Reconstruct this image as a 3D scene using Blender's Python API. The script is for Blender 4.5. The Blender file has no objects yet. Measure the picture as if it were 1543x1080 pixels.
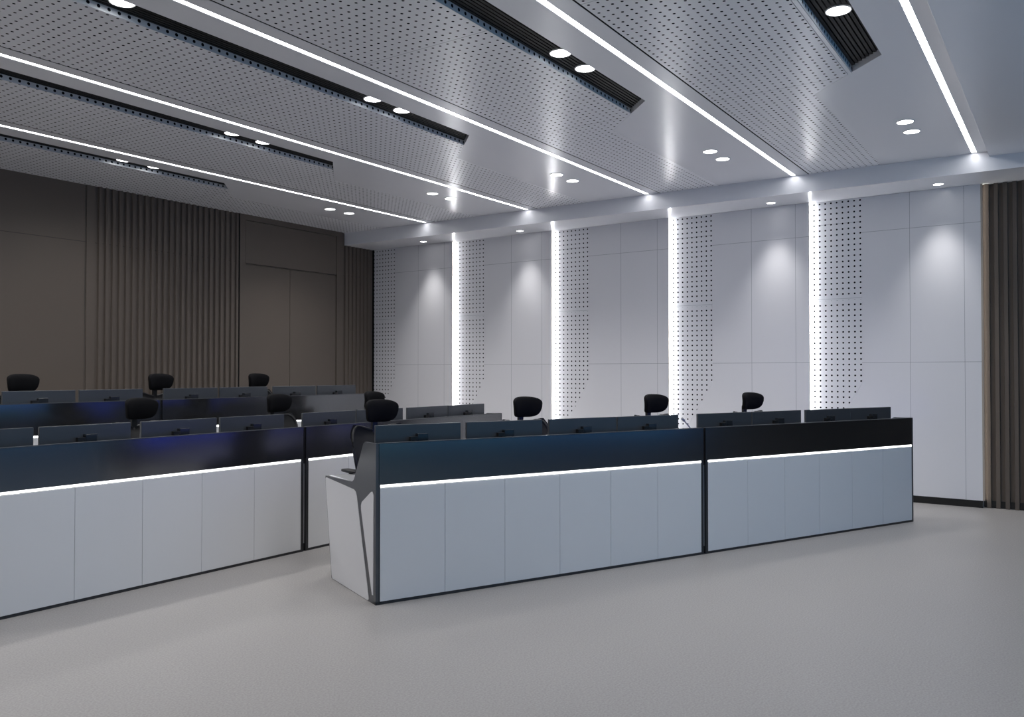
import bpy, bmesh, math, random
from mathutils import Vector, Matrix
random.seed(4)
scene = bpy.context.scene
COL = scene.collection
PI = math.pi

# ------------------------------------------------------------------ helpers
def mat(name, color, rough=0.5, spec=0.5, metal=0.0, emit=None, strength=0.0, coat=0.0):
    m = bpy.data.materials.new(name); m.use_nodes = True
    b = m.node_tree.nodes['Principled BSDF']
    b.inputs['Base Color'].default_value = (*color, 1)
    b.inputs['Roughness'].default_value = rough
    b.inputs['Specular IOR Level'].default_value = spec
    b.inputs['Metallic'].default_value = metal
    b.inputs['Coat Weight'].default_value = coat
    if emit:
        b.inputs['Emission Color'].default_value = (*emit, 1)
        b.inputs['Emission Strength'].default_value = strength
    return m

def N(nt, t, **kw):
    n = nt.nodes.new(t)
    for k, v in kw.items(): setattr(n, k, v)
    return n

def mth(nt, op, a, b=None, clamp=False):
    n = N(nt, 'ShaderNodeMath', operation=op, use_clamp=clamp)
    for i, v in enumerate((a, b)):
        if v is None: continue
        if isinstance(v, (int, float)): n.inputs[i].default_value = v
        else: nt.links.new(v, n.inputs[i])
    return n.outputs[0]

def obj_xyz(nt):
    tc = N(nt, 'ShaderNodeTexCoord'); sp = N(nt, 'ShaderNodeSeparateXYZ')
    nt.links.new(tc.outputs['Object'], sp.inputs[0])
    return {'x': sp.outputs[0], 'y': sp.outputs[1], 'z': sp.outputs[2]}, tc.outputs['Object']

def cell(nt, v, origin, pitch):          # signed distance to the nearest grid line
    t = mth(nt, 'SUBTRACT', v, origin); t = mth(nt, 'DIVIDE', t, pitch)
    t = mth(nt, 'ADD', t, 0.5); t = mth(nt, 'FRACT', t)
    t = mth(nt, 'SUBTRACT', t, 0.5); return mth(nt, 'MULTIPLY', t, pitch)

def dots(nt, a, b, r):
    s = mth(nt, 'ADD', mth(nt, 'MULTIPLY', a, a), mth(nt, 'MULTIPLY', b, b))
    return mth(nt, 'LESS_THAN', s, r * r)

def line(nt, v, pos, w):
    return mth(nt, 'LESS_THAN', mth(nt, 'ABSOLUTE', mth(nt, 'SUBTRACT', v, pos)), w / 2)

def patterned(name, color, rough, spec, holes=None, lines=(), hole_col=(.008, .009, .012), line_col=None, coat=0.0, gate=None):
    """holes = (axis, origin, pitch, axis, origin, pitch, radius); lines = (axis, pos, width) or (axis, pos, width, pitch)."""
    m = mat(name, color, rough, spec, coat=coat); nt = m.node_tree; b = nt.nodes['Principled BSDF']
    ax, _ = obj_xyz(nt)
    lm = None
    for l in lines:
        if len(l) == 4:
            k = mth(nt, 'LESS_THAN', mth(nt, 'ABSOLUTE', cell(nt, ax[l[0]], l[1], l[3])), l[2] / 2)
        else:
            k = line(nt, ax[l[0]], l[1], l[2])
        lm = k if lm is None else mth(nt, 'MAXIMUM', lm, k)
    cur = None
    if lm is not None:
        mx = N(nt, 'ShaderNodeMix', data_type='RGBA')
        mx.inputs['A'].default_value = (*color, 1)
        lc = line_col or tuple(c * .45 for c in color)
        mx.inputs['B'].default_value = (*lc, 1)
        nt.links.new(lm, mx.inputs['Factor']); cur = mx.outputs['Result']
    if holes:
        h = dots(nt, cell(nt, ax[holes[0]], holes[1], holes[2]), cell(nt, ax[holes[3]], holes[4], holes[5]), holes[6])
        if gate: h = mth(nt, 'MULTIPLY', h, mth(nt, 'SUBTRACT', 1.0, line(nt, ax[gate[0]], gate[1], gate[2])))
        mx = N(nt, 'ShaderNodeMix', data_type='RGBA')
        mx.inputs['A'].default_value = (*color, 1)
        if cur is not None: nt.links.new(cur, mx.inputs['A'])
        mx.inputs['B'].default_value = (*hole_col, 1)
        nt.links.new(h, mx.inputs['Factor']); cur = mx.outputs['Result']
        sp = mth(nt, 'MULTIPLY', mth(nt, 'SUBTRACT', 1.0, h), spec)
        nt.links.new(sp, b.inputs['Specular IOR Level'])
    if cur is not None: nt.links.new(cur, b.inputs['Base Color'])
    return m

class MB:
    def __init__(s): s.bm = bmesh.new()
    def box(s, x0, x1, y0, y1, z0, z1):
        v = [s.bm.verts.new(p) for p in ((x0,y0,z0),(x1,y0,z0),(x1,y1,z0),(x0,y1,z0),(x0,y0,z1),(x1,y0,z1),(x1,y1,z1),(x0,y1,z1))]
        for f in ((0,3,2,1),(4,5,6,7),(0,1,5,4),(1,2,6,5),(2,3,7,6),(3,0,4,7)):
            s.bm.faces.new([v[i] for i in f])
        return s
    def prism(s, pts, axis, a, b):
        """polygon pts in the two other axes, extruded from a to b along axis."""
        def P(p, t):
            return {'x': (t, p[0], p[1]), 'y': (p[0], t, p[1]), 'z': (p[0], p[1], t)}[axis]
        A = [s.bm.verts.new(P(p, a)) for p in pts]; B = [s.bm.verts.new(P(p, b)) for p in pts]
        n = len(pts)
        s.bm.faces.new(A); s.bm.faces.new(B[::-1])
        for i in range(n): s.bm.faces.new([A[i], B[i], B[(i+1) % n], A[(i+1) % n]])
        return s
    def cyl(s, c, r, h, axis='z', n=32, r2=None):
        r2 = r if r2 is None else r2
        A, B = [], []
        for i in range(n):
            t = 2*PI*i/n; ca, sa = math.cos(t), math.sin(t)
            def P(rr, k):
                if axis == 'z': return (c[0]+rr*ca, c[1]+rr*sa, c[2]+k)
                if axis == 'y': return (c[0]+rr*ca, c[1]+k, c[2]+rr*sa)
                return (c[0]+k, c[1]+rr*ca, c[2]+rr*sa)
            A.append(s.bm.verts.new(P(r, 0))); B.append(s.bm.verts.new(P(r2, h)))
        s.bm.faces.new(A[::-1]); s.bm.faces.new(B)
        for i in range(n): s.bm.faces.new([A[i], A[(i+1)%n], B[(i+1)%n], B[i]])
        return s
    def ring(s, c, ri, ro, h, n=40):
        rows = []
        for (r, z) in ((ri, 0), (ri, h), (ro, h), (ro, 0)):
            rows.append([s.bm.verts.new((c[0]+r*math.cos(2*PI*i/n), c[1]+r*math.sin(2*PI*i/n), c[2]+z)) for i in range(n)])
        for k in range(4):
            a, b = rows[k], rows[(k+1) % 4]
            for i in range(n): s.bm.faces.new([a[i], a[(i+1)%n], b[(i+1)%n], b[i]])
        return s
    def tube(s, pts, r, n=10, closed=False):
        pts = [Vector(p) for p in pts]; rows = []
        m = len(pts); up0 = Vector((0, 0, 1))
        for i, p in enumerate(pts):
            if closed: d = pts[(i+1) % m] - pts[(i-1) % m]
            else: d = pts[min(i+1, m-1)] - pts[max(i-1, 0)]
            d.normalize()
            up = up0 if abs(d.dot(up0)) < .95 else Vector((0, 1, 0))
            if i and not closed: up = prev
            a = d.cross(up); a.normalize(); b = a.cross(d); b.normalize(); prev = b
            rr = r[i] if isinstance(r, (list, tuple)) else r
            rows.append([s.bm.verts.new(p + a*rr*math.cos(2*PI*k/n) + b*rr*math.sin(2*PI*k/n)) for k in range(n)])
        for i in range(m if closed else m-1):
            a, b = rows[i], rows[(i+1) % m]
            for k in range(n): s.bm.faces.new([a[k], a[(k+1)%n], b[(k+1)%n], b[k]])
        if not closed:
            s.bm.faces.new(rows[0][::-1]); s.bm.faces.new(rows[-1])
        return s
    def blob(s, fn, nu=32, nv=18, e=0.55):
        """superellipsoid through the deformation fn."""
        def c(t): v = math.cos(t); return math.copysign(abs(v)**e, v)
        def sn(t): v = math.sin(t); return math.copysign(abs(v)**e, v)
        rows = []
        for j in range(1, nv):
            ph = -PI/2 + PI*j/nv
            rows.append([s.bm.verts.new(fn(c(ph)*c(2*PI*i/nu), c(ph)*sn(2*PI*i/nu), sn(ph))) for i in range(nu)])
        lo = s.bm.verts.new(fn(0, 0, -1)); hi = s.bm.verts.new(fn(0, 0, 1))
        for j in range(len(rows)-1):
            for i in range(nu): s.bm.faces.new([rows[j][i], rows[j][(i+1)%nu], rows[j+1][(i+1)%nu], rows[j+1][i]])
        for i in range(nu):
            s.bm.faces.new([rows[0][(i+1)%nu], rows[0][i], lo]); s.bm.faces.new([rows[-1][i], rows[-1][(i+1)%nu], hi])
        return s
    def build(s, name, m, parent=None, smooth=False, bevel=0.0):
        if bevel:
            es = [e for e in s.bm.edges]
            bmesh.ops.bevel(s.bm, geom=es, offset=bevel, segments=2, affect='EDGES', profile=0.5)
        bmesh.ops.recalc_face_normals(s.bm, faces=s.bm.faces[:])
        me = bpy.data.meshes.new(name); s.bm.to_mesh(me); s.bm.free()
        ms = m if isinstance(m, (list, tuple)) else [m]
        for q in ms: me.materials.append(q)
        if smooth:
            for p in me.polygons: p.use_smooth = True
        o = bpy.data.objects.new(name, me); COL.objects.link(o)
        if parent: o.parent = parent
        return o

def struct(o): o['kind'] = 'structure'; return o
def thing(name, label, cat, loc=(0,0,0), rz=0.0, group=None):
    o = bpy.data.objects.new(name, None); COL.objects.link(o)
    o.empty_display_size = .1; o.location = loc; o.rotation_euler = (0, 0, rz)
    o['label'] = label; o['category'] = cat
    if group: o['group'] = group
    return o
def copy_thing(src, label, loc, rz):
    r = src.copy(); COL.objects.link(r); r.location = loc; r.rotation_euler = (0, 0, rz); r['label'] = label
    for ch in list(src.children):
        c = ch.copy(); COL.objects.link(c); c.parent = r
        for g in ch.children:
            d = g.copy(); COL.objects.link(d); d.parent = c
    return r

# ------------------------------------------------------------------ dimensions
XW = 11.285          # white wall
YB = 10.62           # brown wall
ZC = 4.015           # ceiling
ZS = 3.80            # soffit of the beam
XB = 10.55           # beam face
X0, Y0 = -4.0, -3.8  # unseen walls
YS = [0.907 + 1.963 * k for k in range(5)]   # light lines, in step with the wall bays

# ------------------------------------------------------------------ materials
WHITE_C = (.81, .82, .86)
M_ceil = mat('ceiling_white', WHITE_C, .25, .5)
M_ceil_perf = patterned('ceiling_perforated', WHITE_C, .28, .5, holes=('x', 5.217, .0733, 'y', .006, .0695, .0105),
                        lines=(('x', 4.815, .006, 2.4),), line_col=(.38, .39, .42))
M_slot_side = patterned('slot_side', (.64, .67, .70), .3, .5, holes=('x', 5.58, .0733, 'z', 4.043, .2, .0125))
M_dark_grille = mat('grille_black', (.009, .009, .010), .6, .25)
M_void = mat('void_black', (.006, .006, .007), .8, .1)
M_wall = patterned('wall_white', (.75, .75, .78), .24, .5,
                   lines=(('y', .174, .005), ('y', .766, .005), ('z', 3.355, .005), ('z', 1.71, .005)), line_col=(.36, .37, .40))
M_wall_perf = patterned('wall_perforated', (.75, .75, .78), .3, .5,
                        holes=('y', 1.912, .0715, 'z', 3.769, .0695, .0115),
                        lines=(('z', 3.495, .005), ('z', 2.53, .005)), line_col=(.40, .41, .44), gate=('z', 2.53, .04))
M_brown = mat('brown_panel', (.115, .094, .078), .5, .35)
M_brown_flat = patterned('brown_flat', (.115, .094, .078), .5, .35,
                         lines=(('z', 3.275, .008), ('x', 5.913, .006)), line_col=(.05, .043, .038))
M_beige = mat('beige_edge', (.40, .35, .30), .5, .3)
M_base = mat('baseboard_black', (.012, .012, .012), .4, .4)
M_led = mat('led_white', (.9, .9, .9), .5, .5, emit=(.99, .985, 1), strength=10)
M_led_wall = mat('led_wall', (.9, .9, .9), .5, .5, emit=(.97, .98, 1), strength=44)
M_led_wall2 = mat('led_wall_dim', (.9, .9, .9), .5, .5, emit=(1, .95, .88), strength=10)
M_led_desk = mat('led_desk', (.9, .9, .9), .5, .5, emit=(1, 1, 1), strength=3.5)
M_lens = mat('lens', (.9, .9, .9), .5, .5, emit=(1, .99, .98), strength=9)
M_trimring = mat('trim_ring', (.75, .76, .78), .35, .5)
M_desk_white = mat('desk_white', (.76, .765, .775), .32, .5)
M_desk_inlay = mat('desk_inlay', (.63, .63, .65), .32, .5)
M_desk_dark = mat('desk_frame', (.020, .021, .024), .38, .5)
M_end = mat('desk_end_metal', (.085, .088, .095), .33, .5, metal=.35)
M_glass = mat('dark_glass', (.014, .014, .0145), .19, 1.0)
M_glass.node_tree.nodes['Principled BSDF'].inputs['IOR'].default_value = 1.8
M_top = mat('worktop', (.24, .245, .25), .4, .4)
M_joint = mat('joint_strip', (.35, .36, .38), .35, .5, metal=.5)
M_monitor = mat('monitor_shell', (.055, .060, .068), .30, .5)
M_black = mat('black_plastic', (.010, .010, .011), .45, .4)
M_armbox = mat('arm_box', (.022, .024, .028), .22, .6)
M_fabric = mat('chair_fabric', (.004, .004, .005), .85, .12)
M_mesh = mat('chair_mesh', (.010, .010, .011), .6, .25)
M_chrome = mat('gas_lift', (.35, .35, .36), .25, .5, metal=1)

# fine woven bump on the chair fabric
nt = M_fabric.node_tree; _, oc = obj_xyz(nt)
nz = N(nt, 'ShaderNodeTexNoise'); nz.inputs['Scale'].default_value = 260
bp = N(nt, 'ShaderNodeBump'); bp.inputs['Strength'].default_value = .3; bp.inputs['Distance'].default_value = .002
nt.links.new(oc, nz.inputs['Vector']); nt.links.new(nz.outputs[0], bp.inputs['Height'])
nt.links.new(bp.outputs[0], nt.nodes['Principled BSDF'].inputs['Normal'])

# speckled vinyl floor
M_floor = mat('floor_vinyl', (.30, .29, .285), .42, .45)
nt = M_floor.node_tree; b = nt.nodes['Principled BSDF']; _, oc = obj_xyz(nt)
n1 = N(nt, 'ShaderNodeTexNoise'); n1.inputs['Scale'].default_value = 95; n1.inputs['Detail'].default_value = 3
n2 = N(nt, 'ShaderNodeTexNoise'); n2.inputs['Scale'].default_value = .6; n2.inputs['Detail'].default_value = 2
cr = N(nt, 'ShaderNodeValToRGB')
cr.color_ramp.elements[0].position = .34; cr.color_ramp.elements[0].color = (.285, .272, .264, 1)
cr.color_ramp.elements[1].position = .66; cr.color_ramp.elements[1].color = (.375, .361, .352, 1)
nt.links.new(oc, n1.inputs['Vector']); nt.links.new(oc, n2.inputs['Vector'])
nt.links.new(n1.outputs[0], cr.inputs['Fac'])
mx = N(nt, 'ShaderNodeMix', data_type='RGBA', blend_type='MULTIPLY'); mx.inputs['Factor'].default_value = .12
nt.links.new(cr.outputs[0], mx.inputs['A']); nt.links.new(n2.outputs[0], mx.inputs['B'])
nt.links.new(mx.outputs['Result'], b.inputs['Base Color'])

def screen_mat(name, stops, strength, scale, axis_scale):
    m = bpy.data.materials.new(name); m.use_nodes = True; nt = m.node_tree
    b = nt.nodes['Principled BSDF']; b.inputs['Base Color'].default_value = (.01, .01, .012, 1); b.inputs['Roughness'].default_value = .25
    tc = N(nt, 'ShaderNodeTexCoord'); mp = N(nt, 'ShaderNodeMapping'); mp.inputs['Scale'].default_value = axis_scale
    nz = N(nt, 'ShaderNodeTexNoise'); nz.inputs['Scale'].default_value = scale; nz.inputs['Detail'].default_value = 2
    cr = N(nt, 'ShaderNodeValToRGB')
    cr.color_ramp.elements[0].position = stops[0][0]; cr.color_ramp.elements[0].color = (*stops[0][1], 1)
    cr.color_ramp.elements[1].position = stops[-1][0]; cr.color_ramp.elements[1].color = (*stops[-1][1], 1)
    for p, c in stops[1:-1]:
        e = cr.color_ramp.elements.new(p); e.color = (*c, 1)
    nt.links.new(tc.outputs['Object'], mp.inputs[0]); nt.links.new(mp.outputs[0], nz.inputs['Vector'])
    nt.links.new(nz.outputs[0], cr.inputs['Fac']); nt.links.new(cr.outputs[0], b.inputs['Emission Color'])
    b.inputs['Emission Strength'].default_value = strength
    return m
M_screen = screen_mat('monitor_screen', [(.38, (.008, .012, .16)), (.52, (.010, .03, .45)), (.64, (.03, .12, .65))], 1.9, 3.0, (1, 1, 1))
M_screen2 = screen_mat('monitor_screen_dim', [(.38, (.02, .03, .08)), (.52, (.05, .07, .16)), (.64, (.06, .12, .25))], .18, 3.0, (1, 1, 1))
M_video = screen_mat('video_screen', [(.36, (.01, .08, .34)), (.50, (.03, .22, .48)), (.62, (.09, .36, .55))], 1.55, .8, (1, 1, 1))

# ------------------------------------------------------------------ room shell
struct(MB().box(X0-.1, XW+.15, Y0-.1, YB+.15, -.1, 0).build('floor', M_floor))
struct(MB().box(X0, XW-.09, 7.30, YB-.05, .0005, .21).build('floor_platform', M_floor))

# ceiling, bay by bay
ceil = MB(); H = .06
T = ZC + H
perf_pieces = []
for k, y in enumerate(YS):
    yn = YB if k == 4 else YS[k+1] - .029
    ceil.box(X0, XB, y+.029, y+.30, ZC, T)                                    # plain band
    ceil.prism([(6.86, y+.30), (XB, y+.30), (XB, y+.965), (7.525, y+.965), (7.13, y+.57)], 'z', ZC, T)
    if k < 4: ceil.box(X0, XB, y+1.794, yn, ZC, T)
ceil.box(X0, XB, .765, YS[0]-.029, ZC, T)
ceil.box(X0, XW+.15, Y0-.1, YB+.15, T+.045, T+.10)                            # slab over everything
ceiling = struct(ceil.build('ceiling', M_ceil))
MB().box(X0, XB, Y0, .765, ZC-.055, T).build('lowered_ceiling_panel', M_ceil, ceiling, bevel=.003)
for k, y in enumerate(YS):
    ye = YB if k == 4 else y+1.778
    pe = .574 if k else .613
    if k == 0: MB().box(X0, 7.17, y+.577, y+.607, ZC-.0015, T).build('edge_rail', M_ceil, ceiling)
    MB().prism([(X0, y+pe), (7.13+pe-.574, y+pe), (7.525, y+.965), (XB, y+.965), (XB, ye), (X0, ye)], 'z', ZC, T).build('perforated_panel', M_ceil_perf, ceiling)
    MB().box(X0, 7.125, y+.570, y+.5738, ZC+.0005, T).build('slot_side', M_slot_side, ceiling)
    if k < 4:
        MB().box(X0, XB, y+1.778, y+1.794, ZC+.001, T).build('shadow_gap', M_void, ceiling)
struct(MB().box(XB, XW+.15, Y0, YB, ZS, T).build('beam', M_ceil)).name = 'trim_1'

# black ribbed grilles in the slots
for k, y in enumerate(YS):
    ends = ['nearest', 'second nearest', 'middle', 'second farthest', 'farthest']
    g = MB(); g.box(X0, 7.12, y+.302, y+.568, T+.004, T+.012)
    n = 8; p = .266 / n
    for i in range(n):
        a = y + .302 + i*p
        x1 = 6.86 + (a - y - .30)
        g.box(X0, x1 + .004, a+.006, a+p-.004, ZC+.045, T+.004)
    o = g.build('ceiling_grille', M_dark_grille)
    o['label'] = f'black ribbed grille in the ceiling slot, {ends[k]} of the five slots'
    o['category'] = 'ceiling grille'; o['group'] = 'ribbed grilles in the ceiling slots'

# light lines in the ceiling
for k, y in enumerate(YS):
    ends = ['nearest', 'second nearest', 'middle', 'second farthest', 'farthest']
    t = thing('linear_light', f'long white LED line across the ceiling, {ends[k]} of the five lines', 'ceiling light', (0, 0, 0), 0, 'LED lines across the ceiling')
    MB().box(X0+.01, XB-.03, y-.025, y+.025, ZC+.006, ZC+.014).build('diffuser', M_led, t)
    MB().box(X0+.01, XB-.002, y-.029, y-.025, ZC+.001, ZC+.05).box(X0+.01, XB-.002, y+.025, y+.029, ZC+.001, ZC+.05).box(XB-.029, XB-.002, y-.025, y+.025, ZC+.001, ZC+.05).box(X0+.01, XB-.03, y-.025, y+.025, ZC+.016, ZC+.05).build('housing', M_trimring, t)

# downlights
def spot(loc, power, angle, blend, size=.06, tilt=0.0):
    l = bpy.data.lights.new('spot_lamp', 'SPOT'); l.energy = power; l.spot_size = math.radians(angle); l.spot_blend = blend
    l.shadow_soft_size = size; l.color = (1, .985, .97)
    o = bpy.data.objects.new('spot_lamp', l); o.location = loc; o.rotation_euler = (0, -tilt, 0); COL.objects.link(o); return o
def make_downlight(r, drop):
    t = thing('downlight', '', 'downlight')
    MB().cyl((0, 0, -drop), r*.94, .004, n=40).build('lens', M_lens, t)
    MB().ring((0, 0, -drop-.002), r*.94, r*1.04, max(drop, .006)+.002).build('trim_ring', M_trimring, t)
    return t
proto = {}
def downlight(key, r, drop, x, y, z, label, group, power, angle):
    if key not in proto:
        proto[key] = t = make_downlight(r, drop); t['label'] = label; t.location = (x, y, z)
    else:
        t = copy_thing(proto[key], label, (x, y, z), 0)
    t['group'] = group
    spot((x, y, z-drop-.02), power, angle, 1.0, tilt=0, size=.11 if key == 'soffit' else .06)
rowname = ['nearest', 'second nearest', 'middle', 'second farthest', 'farthest']
for k, y in enumerate(YS):
    for j, x in enumerate((5.56, 5.955)):
        downlight('slot', .083, .006, x, y+.412, ZC+.045, f'round white downlight in the {rowname[k]} black ceiling slot, {"farther from" if j == 0 else "closer to"} the slot end',
                  'downlights in the black ceiling slots', 48, 150)
    for j, x in enumerate((8.84, 9.235)):
        downlight('plain', .078, .004, x, y+.44, ZC, f'round white downlight of the pair past the {rowname[k]} slot, {"farther from" if j == 0 else "closer to"} the white wall',
                  'downlight pairs in the plain ceiling', 66, 125)
for k, y in enumerate(YS):
    for x in (-.03, .365, 2.765, 3.16):  # extra slot downlights out of view, added to brighten the left ceiling
        if k == 2 and x == 3.16: continue
        downlight('slot', .083, .006, x, y+.412, ZC+.045, f'added round white fill downlight out of view in the {rowname[k]} black slot, {["first", "second", "third", "fourth"][(-.03, .365, 2.765, 3.16).index(x)]} from the left',
                  'downlights in the black ceiling slots', (4, 6, 32, 75, 80)[k], 150)
downlight('slot', .083, .006, 3.16, YS[2]+.412, ZC+.045, 'round white downlight alone at the top left edge, in the middle black slot', 'downlights in the black ceiling slots', 48, 150)
for k, nm in ((0, 'rightmost'), (1, 'second from the right'), (3, 'second from the left'), (4, 'leftmost')):
    downlight('soffit', .058, .004, 10.96, YS[k]+.41, ZS, f'small round downlight in the soffit by the white wall, {nm} of four', 'small downlights in the wall soffit', 72, 71)

# unseen downlights added behind the camera as fill for the room's brightness
for r_, y in enumerate((-1.2, -2.7)):
    for c_, x in enumerate((-2.0, .6, 3.2)):
        downlight('plain', .078, .004, x, y, ZC-.055, f'added round white fill downlight behind the camera, {"first" if r_ == 0 else "second"} row, {["leftmost", "middle", "rightmost"][c_]} one',
                  'added fill downlights in the lowered ceiling', 50, 140)

# white wall with lit bays
wall = struct(MB().box(XW+.02, XW+.15, YS[0], YB+.15, 0, ZS-.002).build('wall_right', M_wall))
L = 1.963; W_ang = -math.atan(.06 / L); LL = math.hypot(L, .06)
def bay_meshes(ymax):
    perf = [(1.328, ZS), (ymax, ZS), (ymax, .085), (1.908, .085), (1.908, .46), (1.328+.02, 1.449)]
    perf[-1] = (1.328, 1.449)
    flat = [(0, ZS), (1.3265, ZS), (1.3265, 1.449), (1.9065, .46), (1.9065, .085), (0, .085)]
    return perf, flat
def prism_x(pts): return MB().prism(pts, 'x', 0, .02)
first = None
bayname = ['rightmost', 'second from right', 'middle', 'second from left', 'leftmost']
for k, y in enumerate(YS):
    ymax = LL if k < 4 else (YB - y)
    perf, flat = bay_meshes(ymax)
    if k == 4: flat = [(0, ZS), (1.3265, ZS), (1.3265, 1.449), (1.80, .64), (1.80, .085), (0, .085)]; perf = [(1.328, ZS), (ymax, ZS), (ymax, .085), (1.802, .085), (1.802, .64), (1.328, 1.449)]
    for nm, pts, m in (('perforated_panel', perf, M_wall_perf), ('smooth_panel', flat, M_wall)):
        o = MB().prism([(p[0], min(p[1], ZS-.002)) for p in pts], 'x', 0, .014).build(nm, m, wall)
        o.location = (XW-.06, y, 0); o.rotation_euler = (0, 0, W_ang)
    o = MB().box(0, .012, 0, ymax, .0, .083).build('baseboard', M_base, wall); o.location = (XW-.06, y, 0); o.rotation_euler = (0, 0, W_ang)
    MB().box(XW-.060, XW-.018, y-.003, y-.0005, .085, ZS-.002).build('edge_trim', M_beige, wall)
    if k == 0: MB().box(XW-.060, XW-.048, y-.020, y-.0035, .085, ZS-.002).build('led_shield', M_beige, wall)  # lip added to block the direct view of this LED strip
    t = thing('wall_light_strip', f'vertical LED strip glowing in the white wall reveal, {bayname[k]} of the five', 'light strip', (XW-.034, y-.004, .09), 0, 'vertical LED strips on the white wall')
    MB().box(-.004, .010, -.006, -.002, 0, ZS-.09-.004).build('diffuser', M_led_wall if k else M_led_wall2, t)
    MB().box(-.006, .010, -.002, .001, 0, ZS-.09-.004).build('channel', M_trimring, t)

# brown slatted wall at the right
s = MB(); s.box(XW+.03, XW+.15, Y0, YS[0]-.01, 0, ZS-.002)
i = 0; y = YS[0]-.035
while y > Y0+.1:
    s.prism([(XW+.03, y), (XW-.012, y-.004), (XW-.012, y-.046), (XW+.03, y-.050)], 'z', .0, ZS-.002)
    y -= .094
wr = struct(s.build('wall_side', M_brown)); wr.name = 'wall_right_slatted'
MB().box(XW+.012, XW+.029, Y0, YS[0]-.012, 0, .083).build('baseboard', M_base, wr)

# brown wall at the back
back = struct(MB().box(X0-.1, XW+.15, YB, YB+.15, 0, ZC+.05).build('wall_back', M_brown_flat))
def flutes(x0, x1, zt):
    s = MB(); x = x0
    while x < x1 - .05:
        s.prism([(x, YB), (x+.010, YB-.026), (x+.054, YB-.026), (x+.066, YB)], 'z', 0, zt); x += .0944
    return s.build('fluted_panel', M_brown, back)
flutes(6.075, 8.30, ZC)
flutes(10.545, XW-.03, ZS)
MB().box(5.925, 6.04, YB-.012, YB, 0, ZC).build('plain_strip', M_brown, back)
MB().box(8.292, 8.308, YB-.03, YB, 0, ZC).box(XW-.028, XW-.014, YB-.03, YB, 0, ZS).build('shadow_gap', M_void, back)
# door surround and panel above
MB().box(8.31, 8.415, YB-.035, YB, 0, ZC).box(10.335, 10.49, YB-.035, YB, 0, ZC).box(8.415, 10.335, YB-.035, YB, 3.93, ZC).build('door_surround', M_brown, back)
MB().box(8.42, 10.325, YB-.032, YB, 3.262, 3.922).build('panel_above_door', M_brown, back, bevel=.004)
door = struct(MB().box(8.418, 10.333, YB-.004, YB, 0, 3.245).build('door_1', M_void))
MB().box(8.424, 9.306, YB-.018, YB-.004, .01, 3.242).build('door_leaf', M_brown, door)
MB().box(9.313, 10.325, YB-.018, YB-.004, .01, 3.242).build('door_leaf', M_brown, door)
MB().box(X0, 5.92, YB-.012, YB, 0, .083).build('baseboard', M_base, back)

# unseen sides of the room
struct(MB().box(X0-.1, X0, Y0-.1, YB+.15, 0, ZC+.06).build('wall_left', M_ceil))
struct(MB().box(X0-.1, XW+.15, Y0-.1, Y0, 0, ZC+.06).build('wall_front', M_brown))

# the video wall the desks face
t = thing('video_wall', 'large blue video wall the desks face, mirrored in the dark desk glass', 'video wall', (0, Y0, 0))
MB().box(1.0, 9.05, .10, .12, .62, 3.55).build('screen', M_video, t)
MB().box(.95, 9.10, .0, .10, .55, 3.60).build('cabinet', M_black, t)

# ------------------------------------------------------------------ desks
def end_panel(m_dark, x0, x1, inl_x0, inl_x1, parent):
    out = [(0, 0), (0, 1.103), (.205, 1.100), (.235, 1.085), (.335, .935), (.415, .812), (.455, .790), (1.03, .776), (1.035, .757), (.885, 0)]
    p = MB().prism(out, 'x', x0, x1).build('end_panel', m_dark, parent)
    big = [(1.022, .752), (.875, .03), (.86, .004), (.13, .004), (.118, .02), (.352, .70), (.372, .728), (.41, .742), (1.0, .765), (1.018, .762)]
    tri = [(.036, .745), (.058, .768), (.078, .765), (.252, .672), (.268, .645), (.266, .615), (.062, .06), (.040, .06)]
    MB().prism(big, 'x', inl_x0, inl_x1).build('end_inlay', M_desk_inlay, p)
    MB().prism(tri, 'x', inl_x0, inl_x1).build('end_inlay', M_desk_inlay, p)

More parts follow.
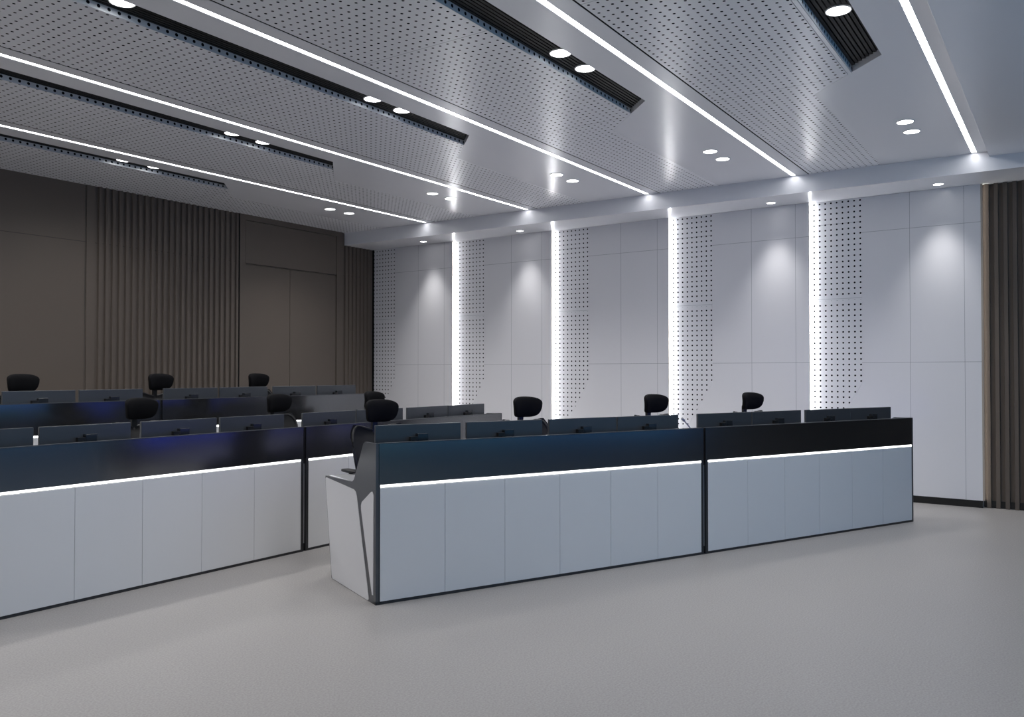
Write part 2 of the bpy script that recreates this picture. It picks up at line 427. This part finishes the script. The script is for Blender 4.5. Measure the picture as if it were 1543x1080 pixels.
def make_desk(label, origin, ang, x0, Lx, z0, left_end, right_end, joint):
    a = math.radians(ang)
    loc = (origin[0] + x0*math.cos(a), origin[1] + x0*math.sin(a), z0)
    t = thing('control_desk', label, 'desk', loc, a, 'white fronted control desks')
    e0 = .022 if left_end else 0; e1 = Lx - (.022 if right_end else 0)
    f = MB()
    f.box(0, Lx, .0, .05, 0, .020)
    f.box(e0, .030, 0, .0135, .020, .822).box(e0, .030, .0135, .05, .020, 1.100)
    f.box(Lx-.026, e1, 0, .0135, .020, .822).box(Lx-.026, e1, .0135, .05, .020, 1.100)
    f.box(.030, Lx-.026, .004, .05, .797, .822)
    f.box(.030, Lx-.026, .02, .05, .020, .797)
    f.box(.030, Lx-.026, .014, .05, .822, 1.092)
    if joint:
        f.box(Lx, Lx+joint, .016, .05, 0, 1.098)
    f.build('frame', M_desk_dark, t)
    if joint: MB().box(Lx+joint*.42, Lx+joint*.72, .008, .0155, .07, .775).build('joint_strip', M_joint, t)
    MB().box(e0, e1, .0, .03, 1.1005, 1.105).build('top_cap', M_end, t)
    w = (Lx - .056) / 6
    for i in range(6):
        MB().box(.030+i*w+.0015, .030+(i+1)*w-.0015, -.001, .018, .0215, .7965).build('front_panel', M_desk_white, t)
    MB().box(.034, Lx-.030, -.004, .003, .801, .817).build('light_strip', M_led_desk, t)
    MB().box(e0+.002, e1-.001, -.002, .010, .8225, 1.0995).build('glass_panel', M_glass, t)
    MB().box(e0, e1, .051, 1.03, .757, .777).build('worktop', M_top, t)
    if left_end: MB().box(e0+.002, e0+.026, .46, 1.02, .777, .7785).build('edge_strip', M_trimring, t)
    # supports below the worktop
    if left_end: end_panel(M_end, 0, .0215, -.003, 0, t)
    else: MB().box(.004, .030, .051, .85, 0, .756).build('support_panel', M_desk_dark, t)
    if right_end: end_panel(M_end, Lx-.0215, Lx, Lx, Lx+.003, t)
    else: MB().box(Lx-.030, Lx-.004, .051, .85, 0, .756).build('support_panel', M_desk_dark, t)
    # shallow cabinets on the operators' side
    for i in range(2):
        c0 = .06 + i*(Lx-.12)/2
        MB().box(c0+.005, c0+(Lx-.12)/2-.005, .051, .42, .02, .755).build('cabinet_box', M_desk_dark, t)
        m = (c0 + c0 + (Lx-.12)/2) / 2
        for a0, a1 in ((c0+.01, m-.003), (m+.003, c0+(Lx-.12)/2-.01)):
            d = MB().box(a0, a1, .421, .437, .03, .75).build('cabinet_door', M_desk_dark, t)
            MB().box(a1-.05, a1-.03, .438, .452, .55, .70).build('door_handle', M_joint, d)
    return t
R_O, R_A = (4.259, 3.981), -24.56
L_O, L_A = (5.168, 5.704), -1.1
K_O, K_A = (5.000, 7.596), -1.4
make_desk('white fronted control desk with a slanted side panel facing the aisle, front right row', R_O, R_A, 0, 3.060, 0, True, False, .024)
make_desk('white fronted control desk at the far right end of the front right row', R_O, R_A, 3.084, 3.026, 0, False, True, 0)
make_desk('white fronted control desk cut off by the left edge, in the front left row', L_O, L_A, -3.06, 3.06, 0, True, False, .030)
make_desk('white fronted control desk of the front left row, partly hidden behind the slanted side panel', L_O, L_A, .030, 3.00, 0, False, True, 0)
make_desk('dark topped control desk at the left on the raised rear platform', K_O, K_A, -3.06, 3.06, .21, True, False, .030)
make_desk('dark topped control desk at the right on the raised rear platform', K_O, K_A, .030, 3.06, .21, False, True, 0)

def local(O, A, s, d, z=0):
    a = math.radians(A)
    return (O[0] + s*math.cos(a) - d*math.sin(a), O[1] + s*math.sin(a) + d*math.cos(a), z)

# ------------------------------------------------------------------ monitors
def make_monitor(w, scr):
    """back to -y (towards the desk front), screen to +y; origin on the worktop."""
    t = thing('monitor', '', 'monitor', group='monitors on the control desks')
    h0, h1 = .075, .433
    MB().box(-w/2, w/2, -.012, .012, h0, h1).build('housing', M_monitor, t, bevel=.003)
    MB().box(-w/2+.008, w/2-.008, .0122, .0135, h0+.014, h1-.008).build('screen', scr, t)
    MB().box(-.032, .055, -.052, -.012, .285, .365).build('mount_box', M_armbox, t, bevel=.003)
    a = MB()
    a.cyl((-.062, -.050, .012), .016, .31, n=20)
    a.box(-.092, -.033, -.062, -.030, .315, .345)
    a.build('stand_arm', M_black, t)
    MB().box(-.12, .0, -.11, .02, 0, .013).build('stand_foot', M_black, t, bevel=.003)
    return t
mon = {}
def monitor(key, w, O, A, s, d, z, label, yaw=0):
    loc = local(O, A, s, d, z); rz = math.radians(A + yaw)
    if key not in mon:
        mon[key] = t = make_monitor(w, M_screen if key == 'a' else M_screen2); t.location = loc; t.rotation_euler = (0, 0, rz); t['label'] = label
    else: copy_thing(mon[key], label, loc, rz)
ords = ['first', 'second', 'third', 'fourth', 'fifth', 'sixth', 'seventh', 'eighth']
for i, s_ in enumerate((.439, 1.181, 1.939, 2.645, 3.575, 4.283, 5.046, 5.738)):
    extra = {0: 'beside the headrest nearest the camera', 1: 'under the second headrest', 2: 'right of the second headrest', 3: 'under the third headrest',
             4: 'just right of the desk joint', 5: 'right below the fourth headrest', 6: 'past the gap after the fourth headrest', 7: 'last before the far right end'}[i]
    monitor('a', .690, R_O, R_A, s_, .25, .778, f'dark monitor back in the front right row, {extra}')
for i, s_ in enumerate((-2.530, -1.819, -1.060, -.352, .537, 1.228, 1.972, 2.664)):
    extra = ['cut off by the left edge', 'left of the first headrest', 'right of the first headrest', 'under the second headrest',
             'just right of the desk joint', 'behind the largest headrest', 'against the white wall', 'rightmost, by a lit wall strip'][i]
    monitor('l', .672, L_O, L_A, s_, .25, .778, f'dark monitor back in the front left row, {extra}')
for i, x_ in enumerate((-1.038, -.358, .519, 1.192, 1.919, 2.593)):
    extra = ['leftmost, below the leftmost headrest', 'second from the left', 'right of the middle headrest', 'below the rightmost headrest', 'second from the right', 'rightmost'][i]
    monitor('b', .645, K_O, K_A, x_, .25, .988, f'dark monitor back on the raised rear row, {extra}')

# ------------------------------------------------------------------ chairs
def make_chair():
    """faces -y; origin on the floor under the lift."""
    t = thing('office_chair', '', 'office chair', group='black headrest chairs at the control desks')
    b = MB()
    for i in range(5):
        a = 2*PI*i/5 + .3
        b.tube([(0.03*math.cos(a), .03*math.sin(a), .105), (.17*math.cos(a), .17*math.sin(a), .10), (.30*math.cos(a), .30*math.sin(a), .075)], [.028, .024, .018], n=10)
    b.cyl((0, 0, .07), .045, .07, n=24)
    base = b.build('star_base', M_black, t, smooth=True)
    for i in range(5):
        a = 2*PI*i/5 + .3
        c = MB(); x, y = .30*math.cos(a), .30*math.sin(a)
        c.cyl((x-.022, y, .030), .030, .018, axis='x', n=20); c.cyl((x+.006, y, .030), .030, .018, axis='x', n=20)
        c.cyl((x, y, .03), .008, .05, n=10)
        c.build('caster', M_black, base)
    MB().cyl((0, 0, .13), .026, .17, n=20).cyl((0, 0, .29), .016, .12, n=20).build('gas_lift', M_chrome, t)
    MB().box(-.10, .10, -.12, .16, .395, .435).build('tilt_mechanism', M_black, t, bevel=.01)
    def seat(u, v, w):
        x = u*.255*(1 - .06*v); y = v*.245 - .02
        z = .475 + w*.035 + .02*(abs(u)**2) - .035*max(0, -v)**3
        return (x, y, z)
    MB().blob(seat, e=.45).build('seat', M_fabric, t, smooth=True)
    # back: curved shell narrowing downwards
    def back_pt(u, v):                         # u -1..1 across, v 0..1 upwards
        w = (.205 + .062*math.sin(min(1, v*1.05)*PI/2)) * (1 - .16*max(0, (v-.86)/.14)**2.2 - .16*max(0, (.12-v)/.12)**2.2)
        z = .56 + v*(.585 - .030*math.cos(u*PI)*v**4 - .020)
        y = .225 + .115*v - .05*math.sin(PI*v) - .055*abs(u)**2*(.6+.4*v)
        return Vector((u*w, y, z))
    bm = MB(); nu, nv = 17, 15; g = []
    for off in (0, .010):
        g.append([[bm.bm.verts.new(back_pt(-1+2*i/(nu-1), j/(nv-1)) + Vector((0, off, 0))) for i in range(nu)] for j in range(nv)])
    for q in g:
        for j in range(nv-1):
            for i in range(nu-1): bm.bm.faces.new([q[j][i], q[j][i+1], q[j+1][i+1], q[j+1][i]])
    bm.build('back_mesh', M_mesh, t, smooth=True)
    loop = []
    for i in range(13): loop.append(back_pt(-1+2*i/12, 1))
    for j in range(1, 10): loop.append(back_pt(1, 1-j/10))
    for i in range(9): loop.append(back_pt(1-2*i/8, 0))
    for j in range(1, 10): loop.append(back_pt(-1, j/10))
    # soften the four corners
    for _ in range(3):
        n = len(loop); loop = [(loop[(i-1) % n] + loop[i]*2 + loop[(i+1) % n]) / 4 for i in range(n)]
    MB().tube([p + Vector((0, .004, 0)) for p in loop], .012, n=10, closed=True).build('back_frame', M_black, t, smooth=True)
    MB().tube([(0, .10, .415), (0, .25, .44), (0, .285, .56), (0, .30, .80), (0, .335, 1.00), (0, .350, 1.12)], [.03, .03, .026, .022, .020, .018], n=12).build('back_spine', M_black, t, smooth=True)
    # headrest on its post
    MB().prism([(.330, 1.06), (.362, 1.06), (.362, 1.20), (.345, 1.235), (.30, 1.245), (.30, 1.215), (.328, 1.20)], 'x', -.024, .024).build('headrest_post', M_black, t, bevel=.004)
    def head(u, v, w):
        taper = .80 + .20*math.sin((min(w, .55)+1)/1.55*PI/2)
        if w > .55: taper -= .10*((w-.55)/.45)**2
        x = u*.153*taper
        z = 1.266 + w*.097 - .010*abs(u)**2*max(0, w)
        y = .262 + v*.034 - .055*abs(u)**2 + .030*w*w - .012*w
        return (x, y, z)
    MB().blob(head, nu=44, nv=28, e=.44).build('headrest', M_fabric, t, smooth=True)
    for sx in (-1, 1):
        a = MB().tube([(sx*.17, .10, .43), (sx*.30, .12, .45), (sx*.322, .14, .54), (sx*.325, .14, .785)], [.022, .022, .020, .018], n=12).build('arm_post', M_black, t, smooth=True)
        def pad(u, v, w, sx=sx): return (sx*.325 + u*.042, .150 + v*.110, .794 + w*.013)
        MB().blob(pad, nu=24, nv=12, e=.5).build('arm_pad', M_black, t, smooth=True)
    return t
chair0 = make_chair(); n_ch = 0
def chair(O, A, s, d, z, yaw, label):
    global n_ch
    loc = local(O, A, s, d, z); rz = math.radians(A + yaw)
    if n_ch == 0:
        chair0.location = loc; chair0.rotation_euler = (0, 0, rz); chair0['label'] = label
    else: copy_thing(chair0, label, loc, rz)
    n_ch += 1
CD = .97
chair(R_O, R_A, .565, CD, 0, 7, 'black headrest office chair nearest the camera, behind the left end of the front right desks')
chair(R_O, R_A, 1.993, CD, 0, 0, 'black headrest office chair second from the left along the front right desks')
chair(R_O, R_A, 3.563, CD, 0, 0, 'black headrest office chair just left of the gooseneck microphone')
chair(R_O, R_A, 4.979, CD, 0, 0, 'rightmost black headrest office chair, behind the far end desk')
chair(L_O, L_A, -.822, CD, 0, 0, 'leftmost black headrest office chair of the front left row')
chair(L_O, L_A, .71, CD, 0, 0, 'black headrest office chair behind the joint of the two front left desks')
chair(L_O, L_A, 2.109, CD, 0, 0, 'black headrest office chair peeking out left of the nearest, largest headrest')
chair(K_O, K_A, -.756, CD, .21, 0, 'black headrest office chair on the rear platform at the far left of the picture')
chair(K_O, K_A, .754, CD, .21, 0, 'black headrest office chair on the rear platform before the brown fluted panel')
chair(K_O, K_A, 2.125, CD, .21, 0, 'black headrest office chair on the rear platform in front of the brown double door')

# ------------------------------------------------------------------ microphone
t = thing('gooseneck_microphone', 'small grey gooseneck microphone leaning left over the joint of the front right desks', 'microphone', local(R_O, R_A, 3.27, .42, .778), math.radians(R_A))
MB().box(-.06, .06, -.07, .07, 0, .03).build('base', M_black, t, bevel=.006)
MB().cyl((0, 0, .03), .008, .24, n=12).build('riser', M_black, t)
MB().box(-.06, .05, -.05, .05, .268, .282).build('switch_plate', M_end, t, bevel=.003)
MB().tube([(.045, 0, .280), (.02, 0, .305), (-.02, 0, .342), (-.045, 0, .365)], .0055, n=10).build('gooseneck', M_joint, t, smooth=True)
MB().tube([(-.040, 0, .361), (-.068, 0, .384)], .012, n=12).build('capsule', M_joint, t, smooth=True)

# ------------------------------------------------------------------ world, camera
w = bpy.data.worlds.new('World'); scene.world = w; w.use_nodes = True
w.node_tree.nodes['Background'].inputs[0].default_value = (.02, .02, .025, 1)
w.node_tree.nodes['Background'].inputs[1].default_value = .2
cam = bpy.data.cameras.new('camera'); co = bpy.data.objects.new('camera', cam); COL.objects.link(co)
cam.sensor_width = 36; cam.lens = 1264 * 36 / 1543; cam.clip_start = .05
yaw = math.radians(33.87); pitch = math.atan(19/1264)
co.location = (0, 0, 1.6); co.rotation_euler = (PI/2 + pitch, 0, yaw - PI/2)
scene.camera = co
vs = scene.view_settings; vs.view_transform = 'Standard'; vs.look = 'None'; vs.exposure = .24; vs.gamma = 1; vs.use_curve_mapping = False
try:
    scene.cycles.use_denoising = True
    scene.cycles.max_bounces = 8; scene.cycles.diffuse_bounces = 5; scene.cycles.glossy_bounces = 4
    scene.cycles.sample_clamp_indirect = 4
except Exception: pass
